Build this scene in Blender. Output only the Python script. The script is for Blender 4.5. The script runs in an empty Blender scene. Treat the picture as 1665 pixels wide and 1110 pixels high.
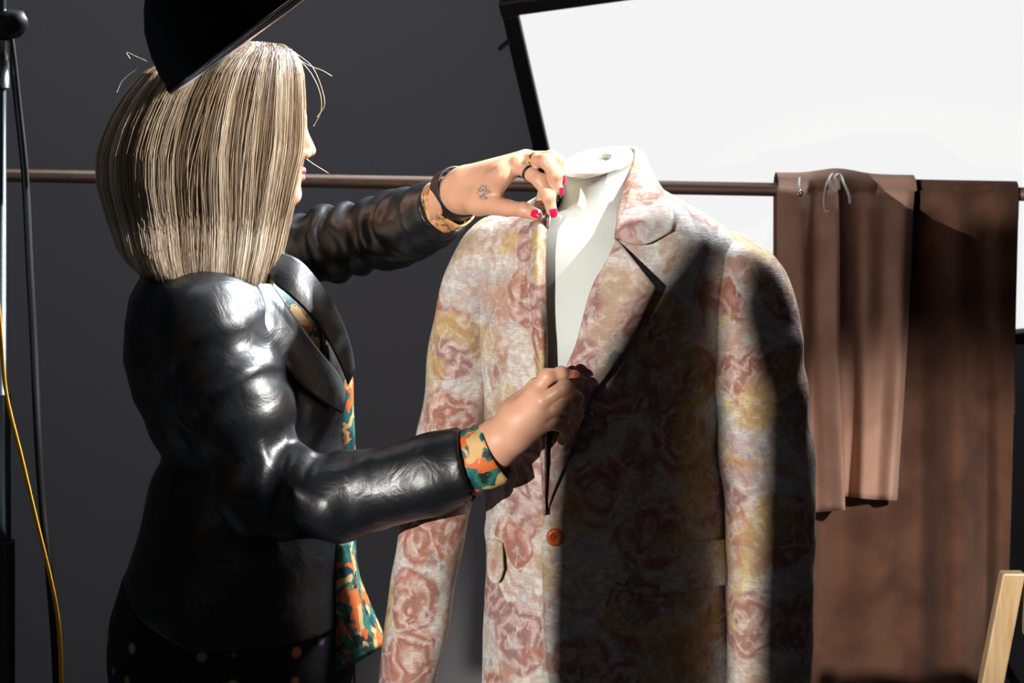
import bpy, math, random
import numpy as np
from mathutils import Vector, Matrix
random.seed(7); RNG = np.random.default_rng(7)
S = bpy.context.scene
COL = S.collection
V = Vector
# ---------------------------------------------------------------- camera
F_PX, HOR, CAMY, CAMZ = 3000.0, 200.0, -2.6, 1.55
cam = bpy.data.cameras.new('camera'); cam.sensor_width = 36; cam.lens = F_PX/1665*36
cam.shift_y = -(555-HOR)/1665; cam.clip_start = 0.05; cam.clip_end = 50
cam.dof.use_dof = True; cam.dof.focus_distance = 2.5; cam.dof.aperture_fstop = 9.0
co = bpy.data.objects.new('camera', cam); COL.objects.link(co)
co.location = (0, CAMY, CAMZ); co.rotation_euler = (math.pi/2, 0, 0); S.camera = co
# ---------------------------------------------------------------- world, view
S.view_settings.view_transform = 'Standard'; S.view_settings.look = 'None'
S.view_settings.gamma = 1; S.view_settings.exposure = 0; S.view_settings.use_curve_mapping = False
w = bpy.data.worlds.new('studio'); S.world = w; w.use_nodes = True
w.node_tree.nodes['Background'].inputs[0].default_value = (0.75, 0.8, 1.0, 1)
w.node_tree.nodes['Background'].inputs[1].default_value = 0.02

def lamp(name, kind, loc, target, energy, color=(1,1,1), size=0.2, angle=60, blend=0.3, size_y=None, spread=180):
    l = bpy.data.lights.new(name, kind); l.energy = energy; l.color = color
    if kind == 'AREA':
        l.size = size; l.spread = math.radians(spread)
        if size_y: l.shape = 'RECTANGLE'; l.size_y = size_y
    if kind == 'SPOT': l.spot_size = math.radians(angle); l.spot_blend = blend; l.shadow_soft_size = size
    o = bpy.data.objects.new(name, l); COL.objects.link(o); o.location = loc
    o.rotation_euler = (V(target)-V(loc)).to_track_quat('-Z', 'Y').to_euler()
    return o
KEY = V((-1.50, -3.10, 1.48))
lamp('key_spot', 'SPOT', KEY, (0.08, -0.12, 1.08), 650, (1.0, 0.95, 0.89), 0.0035, 17, .2)
lamp('hair_spot', 'SPOT', (1.45, -0.60, 2.75), (-0.33, 0.02, 1.42), 640, (1.0, 0.97, 0.93), 0.03, 18, .25)
lamp('back_rim', 'AREA', (0.75, 1.0, 2.7), (-0.2, 0.1, 1.4), 27, (0.88, 0.95, 1.0), 0.6, spread=50)
lamp('hide_fill', 'SPOT', (1.4, -1.9, 2.05), (0.74, 0.7, 0.72), 430, (1.0, 0.94, 0.88), 0.05, 18, .9)
lamp('front_fill', 'AREA', (-0.9, -2.6, 2.4), (0.1, 0.0, 1.1), 1.0, (1.0, 0.97, 0.95), 0.9)
lamp('wall_wash', 'AREA', (-0.8, 0.2, 3.0), (0.1, 2.3, 1.0), 9.0, (0.88, 0.90, 1.0), 1.0)

# ---------------------------------------------------------------- helpers
def P(px, py, Y=0.0):
    d = (Y-CAMY)/F_PX
    return V(((px-832.5)*d, Y, CAMZ-(py-HOR)*d))
def PX(px, Y=0.0): return (px-832.5)*(Y-CAMY)/F_PX
def PZ(py, Y=0.0): return CAMZ-(py-HOR)*(Y-CAMY)/F_PX
def tag(o, label=None, cat=None, group=None, kind=None):
    if label: o['label'] = label
    if cat: o['category'] = cat
    if group: o['group'] = group
    if kind: o['kind'] = kind
    return o
def empty(name, loc, label, cat, group=None):
    o = bpy.data.objects.new(name, None); COL.objects.link(o); o.location = loc; o.empty_display_size = .05
    return tag(o, label, cat, group)
def root_off(parent):
    v = V((0,0,0)); p = parent
    while p is not None: v += p.location; p = p.parent
    return v
def mk(name, verts, faces, mat, parent=None, smooth=True, solid=0, sub=0, offset=0.0):
    """verts in world coordinates"""
    me = bpy.data.meshes.new(name)
    off = np.array(root_off(parent)) if parent else np.zeros(3)
    vv = np.asarray(verts, dtype=float)
    if parent is None:
        base = np.array([vv[:,0].mean(), vv[:,1].mean(), vv[:,2].min()]); off = base
    vv = vv-off
    me.from_pydata(vv.tolist(), [], [list(map(int, f)) for f in faces])
    if smooth: me.polygons.foreach_set('use_smooth', [True]*len(me.polygons))
    me.update()
    o = bpy.data.objects.new(name, me); COL.objects.link(o)
    if mat: me.materials.append(mat)
    if parent: o.parent = parent
    else: o.location = off
    if solid:
        m = o.modifiers.new('s', 'SOLIDIFY'); m.thickness = solid; m.offset = offset
    if sub:
        m = o.modifiers.new('u', 'SUBSURF'); m.levels = sub; m.render_levels = sub
    return o
def grid_faces(m, n, cu=False, cv=False):
    f = []
    for i in range(m if cu else m-1):
        for j in range(n if cv else n-1):
            a = i*n+j; b = ((i+1)%m)*n+j; c = ((i+1)%m)*n+(j+1)%n; d = i*n+(j+1)%n
            f.append((a,b,c,d))
    return f
def tube_geo(pts, r, seg=10, cap=True, flat=1.0):
    """parallel-transport tube; r scalar or list"""
    pts = [V(p) for p in pts]; n = len(pts)
    rr = [r]*n if not hasattr(r, '__len__') else r
    vs = []; up = None
    for i, p in enumerate(pts):
        t = (pts[min(i+1,n-1)]-pts[max(i-1,0)]).normalized()
        if up is None:
            up = V((0,0,1)) if abs(t.z) < .9 else V((0,1,0))
        s = t.cross(up).normalized(); up = s.cross(t).normalized()
        for k in range(seg):
            a = 2*math.pi*k/seg
            vs.append(p + s*math.cos(a)*rr[i] + up*math.sin(a)*rr[i]*flat)
    f = grid_faces(n, seg, cv=True)
    if cap:
        f.append(tuple(range(seg-1,-1,-1))); f.append(tuple((n-1)*seg+k for k in range(seg)))
    return vs, f
def catmull(pts, k=8):
    pts = [np.array(p, float) for p in pts]; q = [2*pts[0]-pts[1]]+pts+[2*pts[-1]-pts[-2]]
    out = []
    for i in range(1, len(q)-2):
        for j in range(k):
            t = j/k
            out.append(.5*((2*q[i])+(-q[i-1]+q[i+1])*t+(2*q[i-1]-5*q[i]+4*q[i+1]-q[i+2])*t*t+(-q[i-1]+3*q[i]-3*q[i+1]+q[i+2])*t**3))
    out.append(pts[-1]); return out
def join_geo(*gs):
    vs = []; fs = []
    for v, f in gs:
        o = len(vs); vs += [V(x) for x in v]; fs += [tuple(i+o for i in q) for q in f]
    return vs, fs
def box_geo(c, s, rot=None):
    vs = []
    for x in (-1,1):
        for y in (-1,1):
            for z in (-1,1):
                v = V((x*s[0]/2, y*s[1]/2, z*s[2]/2))
                if rot: v = rot @ v
                vs.append(V(c)+v)
    return vs, [(0,1,3,2),(4,6,7,5),(0,4,5,1),(2,3,7,6),(0,2,6,4),(1,5,7,3)]
def bevel(o, w=.003, seg=2):
    m = o.modifiers.new('b', 'BEVEL'); m.width = w; m.segments = seg; m.limit_method = 'ANGLE'; return o
def lathe_geo(profile, axis_o, axis_d, seg=40):
    d = V(axis_d).normalized(); a = d.orthogonal().normalized(); b = d.cross(a)
    vs = []
    for r, h in profile:
        for k in range(seg):
            t = 2*math.pi*k/seg
            vs.append(V(axis_o)+d*h+(a*math.cos(t)+b*math.sin(t))*r)
    return vs, grid_faces(len(profile), seg, cv=True)
# smooth pseudo noise on arrays
_dirs = RNG.normal(size=(24,3)); _dirs /= np.linalg.norm(_dirs,axis=1)[:,None]; _ph = RNG.uniform(0,6.28,24)
def wnoise(p, scale, n=8, o=0):
    p = np.asarray(p)*scale; s = np.zeros(len(p)); q = p.copy()
    for i in range(n):
        j = (i+o) % 24
        f = 1+.35*i
        s += np.sin(q@_dirs[j]*f*6.28+_ph[j]+1.3*np.sin(q@_dirs[(j+5)%24]*f*3.1+_ph[(j+3)%24]))/f
    return s/2.2
# ---- signed distance toolkit
class Field:
    def __init__(s, lo, hi, h):
        s.lo = np.array(lo, float); s.h = h
        s.n = np.ceil((np.array(hi)-s.lo)/h).astype(int)+1
        s.F = np.full(s.n, .06, dtype=np.float32)
    def _sl(s, lo, hi):
        a = np.clip(np.floor((np.array(lo)-s.lo)/s.h).astype(int), 0, s.n-1)
        b = np.clip(np.ceil((np.array(hi)-s.lo)/s.h).astype(int)+1, 1, s.n)
        if np.any(b <= a): return None
        sl = tuple(slice(i,j) for i,j in zip(a,b))
        ax = [s.lo[k]+s.h*np.arange(a[k],b[k]) for k in range(3)]
        return sl, np.meshgrid(*ax, indexing='ij', sparse=True)
    def add(s, fn, lo, hi, k=.01, sub=False):
        r = s._sl(np.array(lo)-k-.012, np.array(hi)+k+.012)
        if r is None: return s
        sl, (X,Y,Z) = r
        d = np.broadcast_to(fn(X,Y,Z), s.F[sl].shape); A = s.F[sl]
        if sub:
            d = -d; h = np.clip(.5-.5*(A-d)/k,0,1) if k>0 else None
            s.F[sl] = A*(1-h)+d*h+k*h*(1-h)
        else:
            h = np.clip(.5+.5*(A-d)/k,0,1)
            s.F[sl] = A*(1-h)+d*h-k*h*(1-h)
        return s
    def cone(s, a, b, ra, rb, k=.01, sub=False):
        a = np.array(a,float); b = np.array(b,float); ba = b-a; L2 = ba@ba+1e-12
        def fn(X,Y,Z):
            px,py,pz = X-a[0],Y-a[1],Z-a[2]
            t = np.clip((px*ba[0]+py*ba[1]+pz*ba[2])/L2,0,1)
            return np.sqrt((px-t*ba[0])**2+(py-t*ba[1])**2+(pz-t*ba[2])**2)-(ra+(rb-ra)*t)
        m = max(ra,rb)
        return s.add(fn, np.minimum(a,b)-m, np.maximum(a,b)+m, k, sub)
    def chain(s, pts, rs, k=.01):
        for i in range(len(pts)-1): s.cone(pts[i],pts[i+1],rs[i],rs[i+1],k)
        return s
    def ell(s, c, r, k=.01, rot=None, sub=False):
        c = np.array(c,float); r = np.array(r,float); R = np.array(rot) if rot is not None else np.eye(3)
        def fn(X,Y,Z):
            x,y,z = X-c[0],Y-c[1],Z-c[2]
            l = [R[0,i]*x+R[1,i]*y+R[2,i]*z for i in range(3)]
            q = np.sqrt((l[0]/r[0])**2+(l[1]/r[1])**2+(l[2]/r[2])**2)
            g = np.sqrt((l[0]/r[0]**2)**2+(l[1]/r[1]**2)**2+(l[2]/r[2]**2)**2)+1e-9
            return q*(q-1)/g
        m = r.max()
        return s.add(fn, c-m, c+m, k, sub)
    def loft(s, lv, k=.01, e=2.2, rot=0.0):
        """lv rows: z, cx, cy, a, b"""
        lv = np.array(sorted(lv, key=lambda t: t[0]),float); cr, sr = math.cos(rot), math.sin(rot)
        def fn(X,Y,Z):
            z = np.clip(Z, lv[0,0], lv[-1,0]); I = lambda c: np.interp(z, lv[:,0], lv[:,c])
            a,b = I(3),I(4); x=X-I(1); y=Y-I(2); x,y = cr*x+sr*y, -sr*x+cr*y
            q = (np.abs(x/a)**e+np.abs(y/b)**e)**(1/e)
            d = (q-1)*np.minimum(a,b); dz = np.maximum(lv[0,0]-Z, Z-lv[-1,0])
            return np.maximum(d, dz)
        m = lv[:,3:5].max()*1.1
        return s.add(fn, (lv[:,1].min()-m, lv[:,2].min()-m, lv[0,0]), (lv[:,1].max()+m, lv[:,2].max()+m, lv[-1,0]), k)
    def mesh(s):
        F = s.F.astype(np.float32); F[0]=F[-1]=.05; F[:,0]=F[:,-1]=.05; F[:,:,0]=F[:,:,-1]=.05
        N = F < 0; n = np.array(F.shape)
        c = np.zeros(n-1, dtype=np.int8)
        for i in (0,1):
            for j in (0,1):
                for k in (0,1):
                    c += N[i:n[0]-1+i, j:n[1]-1+j, k:n[2]-1+k]
        act = np.argwhere((c>0)&(c<8)); idx = -np.ones(n-1, dtype=np.int64)
        idx[tuple(act.T)] = np.arange(len(act))
        acc = np.zeros((len(act),3)); cnt = np.zeros(len(act))
        cor = [(i,j,k) for i in (0,1) for j in (0,1) for k in (0,1)]
        for a in cor:
            for ax in range(3):
                if a[ax]: continue
                b = list(a); b[ax] = 1
                fa = F[tuple((act+a).T)]; fb = F[tuple((act+b).T)]
                m = (fa<0)!=(fb<0); t = fa[m]/(fa[m]-fb[m])
                p = np.array(a,float)[None].repeat(m.sum(),0); p[:,ax] = t
                acc[m] += p; cnt[m] += 1
        vs = s.lo+s.h*(act+acc/cnt[:,None])
        faces = []
        for ax in range(3):
            u,v = (ax+1)%3,(ax+2)%3
            sa = [slice(None)]*3; sb = [slice(None)]*3; sa[ax]=slice(0,-1); sb[ax]=slice(1,None)
            A = N[tuple(sa)]; B = N[tuple(sb)]; e = np.argwhere(A!=B)
            e = e[(e[:,u]>0)&(e[:,v]>0)&(e[:,u]<n[u]-1)&(e[:,v]<n[v]-1)]
            def at(du,dv):
                q = e.copy(); q[:,u]-=du; q[:,v]-=dv; return idx[tuple(q.T)]
            q = np.stack([at(1,1),at(0,1),at(0,0),at(1,0)],1)
            flip = B[tuple(e.T)]
            q[flip] = q[flip][:,::-1]; faces.append(q)
        return vs, np.concatenate(faces)
def vnormals(vs, fs):
    v = np.asarray(vs); fs = np.asarray(fs); n = np.cross(v[fs[:,2]]-v[fs[:,0]], v[fs[:,3]]-v[fs[:,1]])
    out = np.zeros_like(v)
    for k in range(4): np.add.at(out, fs[:,k], n)
    return out/(np.linalg.norm(out,axis=1)[:,None]+1e-12)
# ---------------------------------------------------------------- materials
class NT:
    def __init__(s, name):
        s.m = bpy.data.materials.new(name); s.m.use_nodes = True; s.t = s.m.node_tree
        s.b = s.t.nodes['Principled BSDF']; s.tc = s.n('ShaderNodeTexCoord').outputs['Object']
    def n(s, ty, **kw):
        o = s.t.nodes.new(ty)
        for k,v in kw.items(): setattr(o,k,v)
        return o
    def l(s, a, b): s.t.links.new(a,b)
    def setin(s, sock, v):
        if isinstance(v, bpy.types.NodeSocket): s.l(v, sock)
        else: sock.default_value = v
    def math(s, op, a, b=0.0, c=None, clamp=False):
        o = s.n('ShaderNodeMath', operation=op); o.use_clamp = clamp
        s.setin(o.inputs[0],a); s.setin(o.inputs[1],b)
        if c is not None: s.setin(o.inputs[2],c)
        return o.outputs[0]
    def mapv(s, scale=(1,1,1), vec=None):
        o = s.n('ShaderNodeMapping'); o.inputs['Scale'].default_value = scale; s.l(vec or s.tc, o.inputs[0]); return o.outputs[0]
    def noise(s, scale, vec=None, detail=3, dist=0, rough=.5, out='Fac'):
        o = s.n('ShaderNodeTexNoise'); o.inputs['Scale'].default_value = scale; o.inputs['Detail'].default_value = detail
        o.inputs['Distortion'].default_value = dist; o.inputs['Roughness'].default_value = rough
        s.l(vec or s.tc, o.inputs['Vector']); return o.outputs[out]
    def vor(s, scale, vec=None, out='Distance', rnd=1.0, feature='F1'):
        o = s.n('ShaderNodeTexVoronoi', feature=feature); o.inputs['Scale'].default_value = scale
        if 'Randomness' in o.inputs: o.inputs['Randomness'].default_value = rnd
        s.l(vec or s.tc, o.inputs['Vector']); return o.outputs[out]
    def ramp(s, fac, stops, interp='LINEAR'):
        o = s.n('ShaderNodeValToRGB'); cr = o.color_ramp; cr.interpolation = interp
        while len(cr.elements) < len(stops): cr.elements.new(.5)
        for e,(p,c) in zip(cr.elements, stops):
            e.position = p; e.color = c if len(c)==4 else (*c,1)
        s.l(fac, o.inputs[0]); return o.outputs[0]
    def mix(s, f, a, b, mode='MIX'):
        o = s.n('ShaderNodeMix', data_type='RGBA', blend_type=mode)
        s.setin(o.inputs[0], f); s.setin(o.inputs[6], a if isinstance(a,bpy.types.NodeSocket) else (*a,1)); s.setin(o.inputs[7], b if isinstance(b,bpy.types.NodeSocket) else (*b,1))
        return o.outputs[2]
    def step(s, v, lo, hi):
        o = s.n('ShaderNodeMapRange', interpolation_type='SMOOTHSTEP'); s.l(v,o.inputs[0])
        o.inputs[1].default_value = lo; o.inputs[2].default_value = hi; return o.outputs[0]
    def bump(s, h, strength=.3, dist=.002):
        o = s.n('ShaderNodeBump'); o.inputs['Strength'].default_value = strength; o.inputs['Distance'].default_value = dist
        s.l(h,o.inputs['Height']); s.l(o.outputs[0], s.b.inputs['Normal']); return o
    def warp(s, scale, amt):
        c = s.noise(scale, out='Color', detail=2); v = s.n('ShaderNodeVectorMath', operation='SUBTRACT'); s.l(c,v.inputs[0]); v.inputs[1].default_value=(.5,.5,.5)
        m = s.n('ShaderNodeVectorMath', operation='SCALE'); s.l(v.outputs[0],m.inputs[0]); m.inputs['Scale'].default_value = amt
        a = s.n('ShaderNodeVectorMath', operation='ADD'); s.l(s.tc,a.inputs[0]); s.l(m.outputs[0],a.inputs[1]); return a.outputs[0]
    def P(s, base=None, rough=None, metal=None, spec=None, coat=None, sheen=None, sss=None):
        b = s.b
        def st(k,v):
            if v is None: return
            if isinstance(v,tuple) and len(v)==3: v=(*v,1)
            s.setin(b.inputs[k], v)
        st('Base Color',base); st('Roughness',rough); st('Metallic',metal); st('Specular IOR Level',spec); st('Coat Weight',coat); st('Sheen Weight',sheen)
        if sss: st('Subsurface Weight', sss); b.inputs['Subsurface Radius'].default_value=(.01,.004,.002); b.inputs['Subsurface Scale'].default_value=.6
        return s.m
def plain(name, col, rough=.5, metal=0, nscale=40, var=.12, bump=0, spec=.5, coat=0):
    t = NT(name); n = t.noise(nscale); c = t.mix(n, tuple(x*(1-var) for x in col), tuple(min(1,x*(1+var)) for x in col))
    t.P(c, rough, metal, spec, coat)
    if bump: t.bump(n, bump, .001)
    return t.m
def mat_floral():
    t = NT('floral jacquard'); w = t.warp(14,.03); w2 = t.warp(40,.012)
    n1 = t.noise(9, w, 4); n2 = t.noise(16, w2, 4)
    base = t.ramp(n1, [(.3,(.30,.18,.10)),(.42,(.48,.38,.27)),(.5,(.66,.65,.61)),(.6,(.50,.51,.52)),(.7,(.48,.30,.22))])
    v = t.vor(12.5, w); vc = t.vor(12.5, w, 'Color')
    sep = t.n('ShaderNodeSeparateColor'); t.l(vc, sep.inputs[0])
    ring = t.math('SINE', t.math('ADD', t.math('MULTIPLY', v, 20), t.math('MULTIPLY', t.noise(22,w2,4,.8), 24)))
    petal = t.ramp(t.math('MULTIPLY_ADD', ring, .5, .5), [(.0,(.24,.07,.05)),(.35,(.38,.15,.11)),(.7,(.50,.27,.22)),(1,(.60,.45,.40))])
    petal2 = t.ramp(t.math('MULTIPLY_ADD', ring, .5, .5), [(.0,(.20,.08,.09)),(.4,(.34,.18,.20)),(1,(.54,.43,.42))])
    pet = t.mix(t.step(sep.outputs[1],.45,.55), petal, petal2)
    rm = t.math('MULTIPLY', t.math('SUBTRACT',1, t.step(t.math('ADD', v, t.math('MULTIPLY', n2,.45)),.78,.90)), t.step(sep.outputs[0],.12,.2))
    c = t.mix(rm, base, pet)
    w3 = t.n('ShaderNodeVectorMath', operation='ADD'); t.l(w,w3.inputs[0]); w3.inputs[1].default_value=(3.1,1.7,.4)
    ye = t.step(t.noise(8, w3.outputs[0], 5, .6), .54,.62)
    yc = t.ramp(n2, [(.35,(.42,.26,.05)),(.6,(.68,.54,.18))])
    c = t.mix(t.math('MULTIPLY', ye,.75), c, yc)
    w4 = t.n('ShaderNodeVectorMath', operation='ADD'); t.l(w2,w4.inputs[0]); w4.inputs[1].default_value=(7.1,2.7,5.4)
    bl = t.step(t.noise(11, w4.outputs[0], 5, 1.2), .66,.70)
    c = t.mix(t.math('MULTIPLY',bl,.8), c, (.12,.20,.27))
    w5 = t.n('ShaderNodeVectorMath', operation='ADD'); t.l(w2,w5.inputs[0]); w5.inputs[1].default_value=(1.1,8.7,3.4)
    rd = t.step(t.noise(20, w5.outputs[0], 5, 1.2), .60,.66)
    c = t.mix(t.math('MULTIPLY',rd,.6), c, (.36,.10,.06))
    mo = t.noise(85, w2, 5, .8); c = t.mix(t.step(mo,.42,.62), t.mix(.42, c, (.30,.14,.10)), c)
    mo2 = t.noise(55, w4.outputs[0], 4, 1.0); c = t.mix(t.math('MULTIPLY',t.step(mo2,.55,.63),.45), c, (.60,.58,.54))
    th = t.noise(1, t.mapv((70,70,620)), 3); th2 = t.noise(1, t.mapv((600,600,150)), 2)
    c = t.mix(t.math('MULTIPLY_ADD', th, 2.2, -.62, clamp=True), t.mix(.55, c, (.25,.19,.15)), c)
    t.P(c, .8, 0, .25, 0, .05)
    t.bump(t.math('ADD', th, t.math('MULTIPLY',th2,.6)), .55, .0012)
    return t.m
def mat_leather(name, col=(.006,.007,.009), rough=.30, wr=.6):
    t = NT(name); w = t.warp(10,.05)
    a = t.noise(22, w, 5, .9); b = t.noise(420, None, 2); v = t.vor(600, feature='F1')
    t.P(col, t.math('MULTIPLY_ADD', t.noise(30),.16, rough-.08), 0, .55, 0)
    t.bump(t.math('ADD', t.math('MULTIPLY',a,3.3*wr), t.math('ADD', t.math('MULTIPLY',b,.05), t.math('MULTIPLY', v,.05))), .5, .0022)
    return t.m
def mat_skin():
    t = NT('skin'); n = t.noise(25, None, 3); n2 = t.noise(220)
    c = t.mix(n, (.52,.25,.155), (.63,.355,.235))
    g = t.vor(1500)
    # small blue-grey tattoo on the back of the upper hand
    tp = P(788,312,TATY)
    d = t.n('ShaderNodeVectorMath', operation='DISTANCE'); geo = t.n('ShaderNodeNewGeometry'); ml = t.n('ShaderNodeVectorMath', operation='MULTIPLY'); t.l(geo.outputs['Position'], ml.inputs[0]); ml.inputs[1].default_value = (1,.15,1); t.l(ml.outputs[0], d.inputs[0]); d.inputs[1].default_value = (tp[0],tp[1]*.15,tp[2])
    zone = t.math('SUBTRACT',1,t.step(d.outputs['Value'],.008,.0125))
    ink = t.step(t.noise(230, geo.outputs['Position'], 2, 1.0), .46,.54)
    c = t.mix(t.math('MULTIPLY', t.math('MULTIPLY', zone, ink),.85), c, (.10,.11,.13))
    t.P(c, .42, 0, .4, 0, 0, .12); t.bump(t.math('ADD',n2,t.math('MULTIPLY',g,.4)), .15, .0006)
    return t.m
def mat_blouse():
    t = NT('patterned blouse cloth'); w = t.warp(30,.02)
    c = t.ramp(t.noise(26,w,3), [(.38,(.005,.035,.045)),(.48,(.01,.10,.10)),(.55,(.03,.16,.11)),(.62,(.01,.02,.02))])
    c = t.mix(t.step(t.noise(34, t.warp(22,.03),3,.6),.54,.58), c, (.55,.11,.02))
    w4 = t.n('ShaderNodeVectorMath', operation='ADD'); t.l(w,w4.inputs[0]); w4.inputs[1].default_value=(7.1,2.7,5.4)
    c = t.mix(t.step(t.noise(36, w4.outputs[0],3,.6),.56,.61), c, (.55,.34,.14))
    t.P(c,.6,0,.3); t.bump(t.noise(500),.2,.0008); return t.m
def mat_beige_blouse():
    t = NT('orange beige cuff cloth'); c = t.ramp(t.noise(60, t.warp(40,.02),3,1), [(.42,(.66,.36,.16)),(.52,(.50,.22,.08)),(.58,(.05,.03,.03)),(.66,(.7,.5,.3))])
    t.P(c,.6,0,.3); return t.m
def mat_skirt():
    t = NT('spotted black cloth'); v = t.vor(26, rnd=.35); vc = t.vor(26, out='Color', rnd=.35)
    dc = t.mix(.75, vc, (.30,.08,.03)); m = t.math('MULTIPLY',.9,t.math('SUBTRACT',1,t.step(v,.12,.26)))
    t.P(t.mix(m,(.006,.006,.008), dc), .75, 0, .2); return t.m
def mat_suede(name, c0, c1):
    t = NT(name); n = t.noise(9,None,5,.4); f = t.noise(260,None,4)
    t.P(t.mix(t.step(n,.3,.7),c0,c1),.85,0,.15,0,.15); t.bump(t.math('ADD',f,t.math('MULTIPLY',n,2)),.35,.0015); return t.m
def mat_hair():
    t = NT('blonde hair'); a = t.n('ShaderNodeAttribute', attribute_name='tone').outputs['Fac']
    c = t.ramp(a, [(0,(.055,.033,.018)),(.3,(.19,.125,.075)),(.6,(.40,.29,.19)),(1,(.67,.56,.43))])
    t.P(c,.38,0,.45); t.b.inputs['Anisotropic'].default_value=.3
    return t.m
def mat_wood():
    t = NT('pale pine wood'); m = t.mapv((60,60,5)); n = t.noise(1,m,4,1.5)
    t.P(t.ramp(n,[(.3,(.27,.175,.08)),(.6,(.35,.245,.135))]),.45,0,.4,.1); t.bump(n,.15,.001); return t.m
def mat_wall():
    t = NT('grey painted wall'); n = t.noise(1.2,None,3); f = t.noise(120)
    t.P(t.mix(n,(.30,.295,.31),(.34,.335,.345)),.9,0,.2); t.bump(f,.1,.002); return t.m
def emis(name, col, st):
    t = NT(name); t.P(col,.6,0,.1); t.b.inputs['Base Color'].default_value=(.06,.06,.06,1)
    t.b.inputs['Emission Color'].default_value=(*col,1); t.b.inputs['Emission Strength'].default_value = st; return t.m
TATY = -.10
M = dict(floral=mat_floral(), leather=mat_leather('black leather',rough=.37), skin=mat_skin(), blouse=mat_blouse(), cuff=mat_beige_blouse(),
  skirt=mat_skirt(), pale=mat_suede('pinkish tan suede',(.34,.19,.135),(.46,.28,.205)), brown=mat_suede('brown suede',(.065,.028,.018),(.12,.058,.035)),
  hair=mat_hair(), wood=mat_wall and mat_wood(), wall=mat_wall(), floor=plain('dark concrete',(.09,.09,.095),.6,bump=.2,nscale=6),
  form=plain('off white canvas',(.43,.46,.43),.55,nscale=14,var=.10,bump=.15), ftop=plain('pale varnished wood top',(.72,.70,.64),.4),
  black=plain('matt black metal',(.008,.008,.010),.45,bump=.05), lampblack=plain('black enamel',(.003,.003,.006),.6,spec=.12),
  chrome=plain('brushed steel',(.35,.42,.45),.22,1,120,.2), rail=plain('bronze coloured tube',(.22,.15,.115),.42,.6,8,.2),
  rubber=plain('black rubber',(.007,.007,.008),.5), yellow=plain('yellow orange rubber',(.9,.42,.02),.5),
  diff=emis('lit white diffuser',(1,1,1),.90), nail=plain('red nail polish',(.65,.01,.06),.15,coat=.6), nail2=plain('coral nail polish',(.60,.10,.05),.2,coat=.6),
  btn=plain('orange plastic',(.62,.11,.025),.3,nscale=60,var=.2), btn2=plain('brown thread',(.14,.03,.01),.7), lining=plain('dark lining',(.02,.012,.012),.6),
  gold=plain('gold',(.8,.5,.15),.2,1), lip=plain('pink lips',(.55,.12,.16),.35), eye=plain('eye white',(.8,.8,.78),.15), iris=plain('brown iris',(.05,.02,.01),.1),
  cord=plain('white cotton cord',(.75,.72,.66),.7,bump=.4), metal=plain('silver metal',(.6,.6,.62),.2,1), silver=plain('silver reflector lining',(.7,.7,.7),.25,.9))
# ---------------------------------------------------------------- setting
def quad(name, pts, mat, solid=.02):
    o = mk(name, [V(p) for p in pts], [(0,1,2,3)], mat, smooth=False); tag(o, kind='structure')
    m = o.modifiers.new('s','SOLIDIFY'); m.thickness = solid; m.offset = -1; return o
quad('floor', [(-3.2,-3.6,0),(3.2,-3.6,0),(3.2,2.35,0),(-3.2,2.35,0)], M['floor'])
quad('wall_back', [(-3.2,2.35,0),(3.2,2.35,0),(3.2,2.35,3.6),(-3.2,2.35,3.6)], M['wall'])
quad('wall_left', [(-3.2,-3.6,0),(-3.2,2.35,0),(-3.2,2.35,3.6),(-3.2,-3.6,3.6)], M['wall'])
quad('wall_right', [(3.2,2.35,0),(3.2,-3.6,0),(3.2,-3.6,3.6),(3.2,2.35,3.6)], M['wall'])
# ---------------------------------------------------------------- softbox
TL = P(842,18,1.25); BL = P(975,603,1.75); u = (BL-TL); hgt = u.length; u.normalize()
cand = P(1665,-48,1.10)-TL; wd = (cand-u*cand.dot(u)).normalized(); wid = 1.75
BRt = BL+wd*wid
nrm = u.cross(wd).normalized()
if nrm.y > 0: nrm = -nrm            # towards the subject
cen = TL+u*hgt/2+wd*wid/2
sb = empty('softbox', (cen.x, cen.y, 0), 'large white glowing softbox panel with black frame behind the clothes rail', 'studio light')
def slab(c, uu, ww, nn, lu, lw, ln):
    vs=[c+uu*a*lu/2+ww*b*lw/2+nn*d*ln/2 for a in(-1,1) for b in(-1,1) for d in(-1,1)]
    return vs, [(0,1,3,2),(4,6,7,5),(0,4,5,1),(2,3,7,6),(0,2,6,4),(1,5,7,3)]
mk('diffuser', *slab(cen,u,wd,nrm,hgt,wid,.004), M['diff'], sb, False)
fw=.034
g=[slab(cen+u*s_*(hgt/2+fw/2-.002)+nrm*.004,u,wd,nrm,fw,wid+2*fw,.03) for s_ in(-1,1)]+[slab(cen+wd*s_*(wid/2+fw/2-.002)+nrm*.004,u,wd,nrm,hgt,fw,.03) for s_ in(-1,1)]
bevel(mk('frame', *join_geo(*g), M['black'], sb, False),.004)
bc = cen-nrm*.35
vs=[TL-nrm*.01,TL+u*hgt-nrm*.01,TL+u*hgt+wd*wid-nrm*.01,TL+wd*wid-nrm*.01]
vs+= [bc-u*.12-wd*.12, bc+u*.12-wd*.12, bc+u*.12+wd*.12, bc-u*.12+wd*.12]
mk('shell', vs, [(0,1,5,4),(1,2,6,5),(2,3,7,6),(3,0,4,7),(4,5,6,7)], M['black'], sb, False, solid=.004)
mk('clip_lever', *join_geo(tube_geo([P(838,62,1.28),P(826,68,1.27),P(812,80,1.26)],[.006,.006,.005],8)), M['black'], sb)
mk('stand_pole', *tube_geo([bc+V((0,.12,0)), (bc.x,bc.y+.12,0)],.018,12), M['black'], sb)
mk('stand_mount', *slab(bc+V((0,.07,0)),V((0,0,1)),V((1,0,0)),V((0,1,0)),.12,.09,.15), M['black'], sb)
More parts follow.
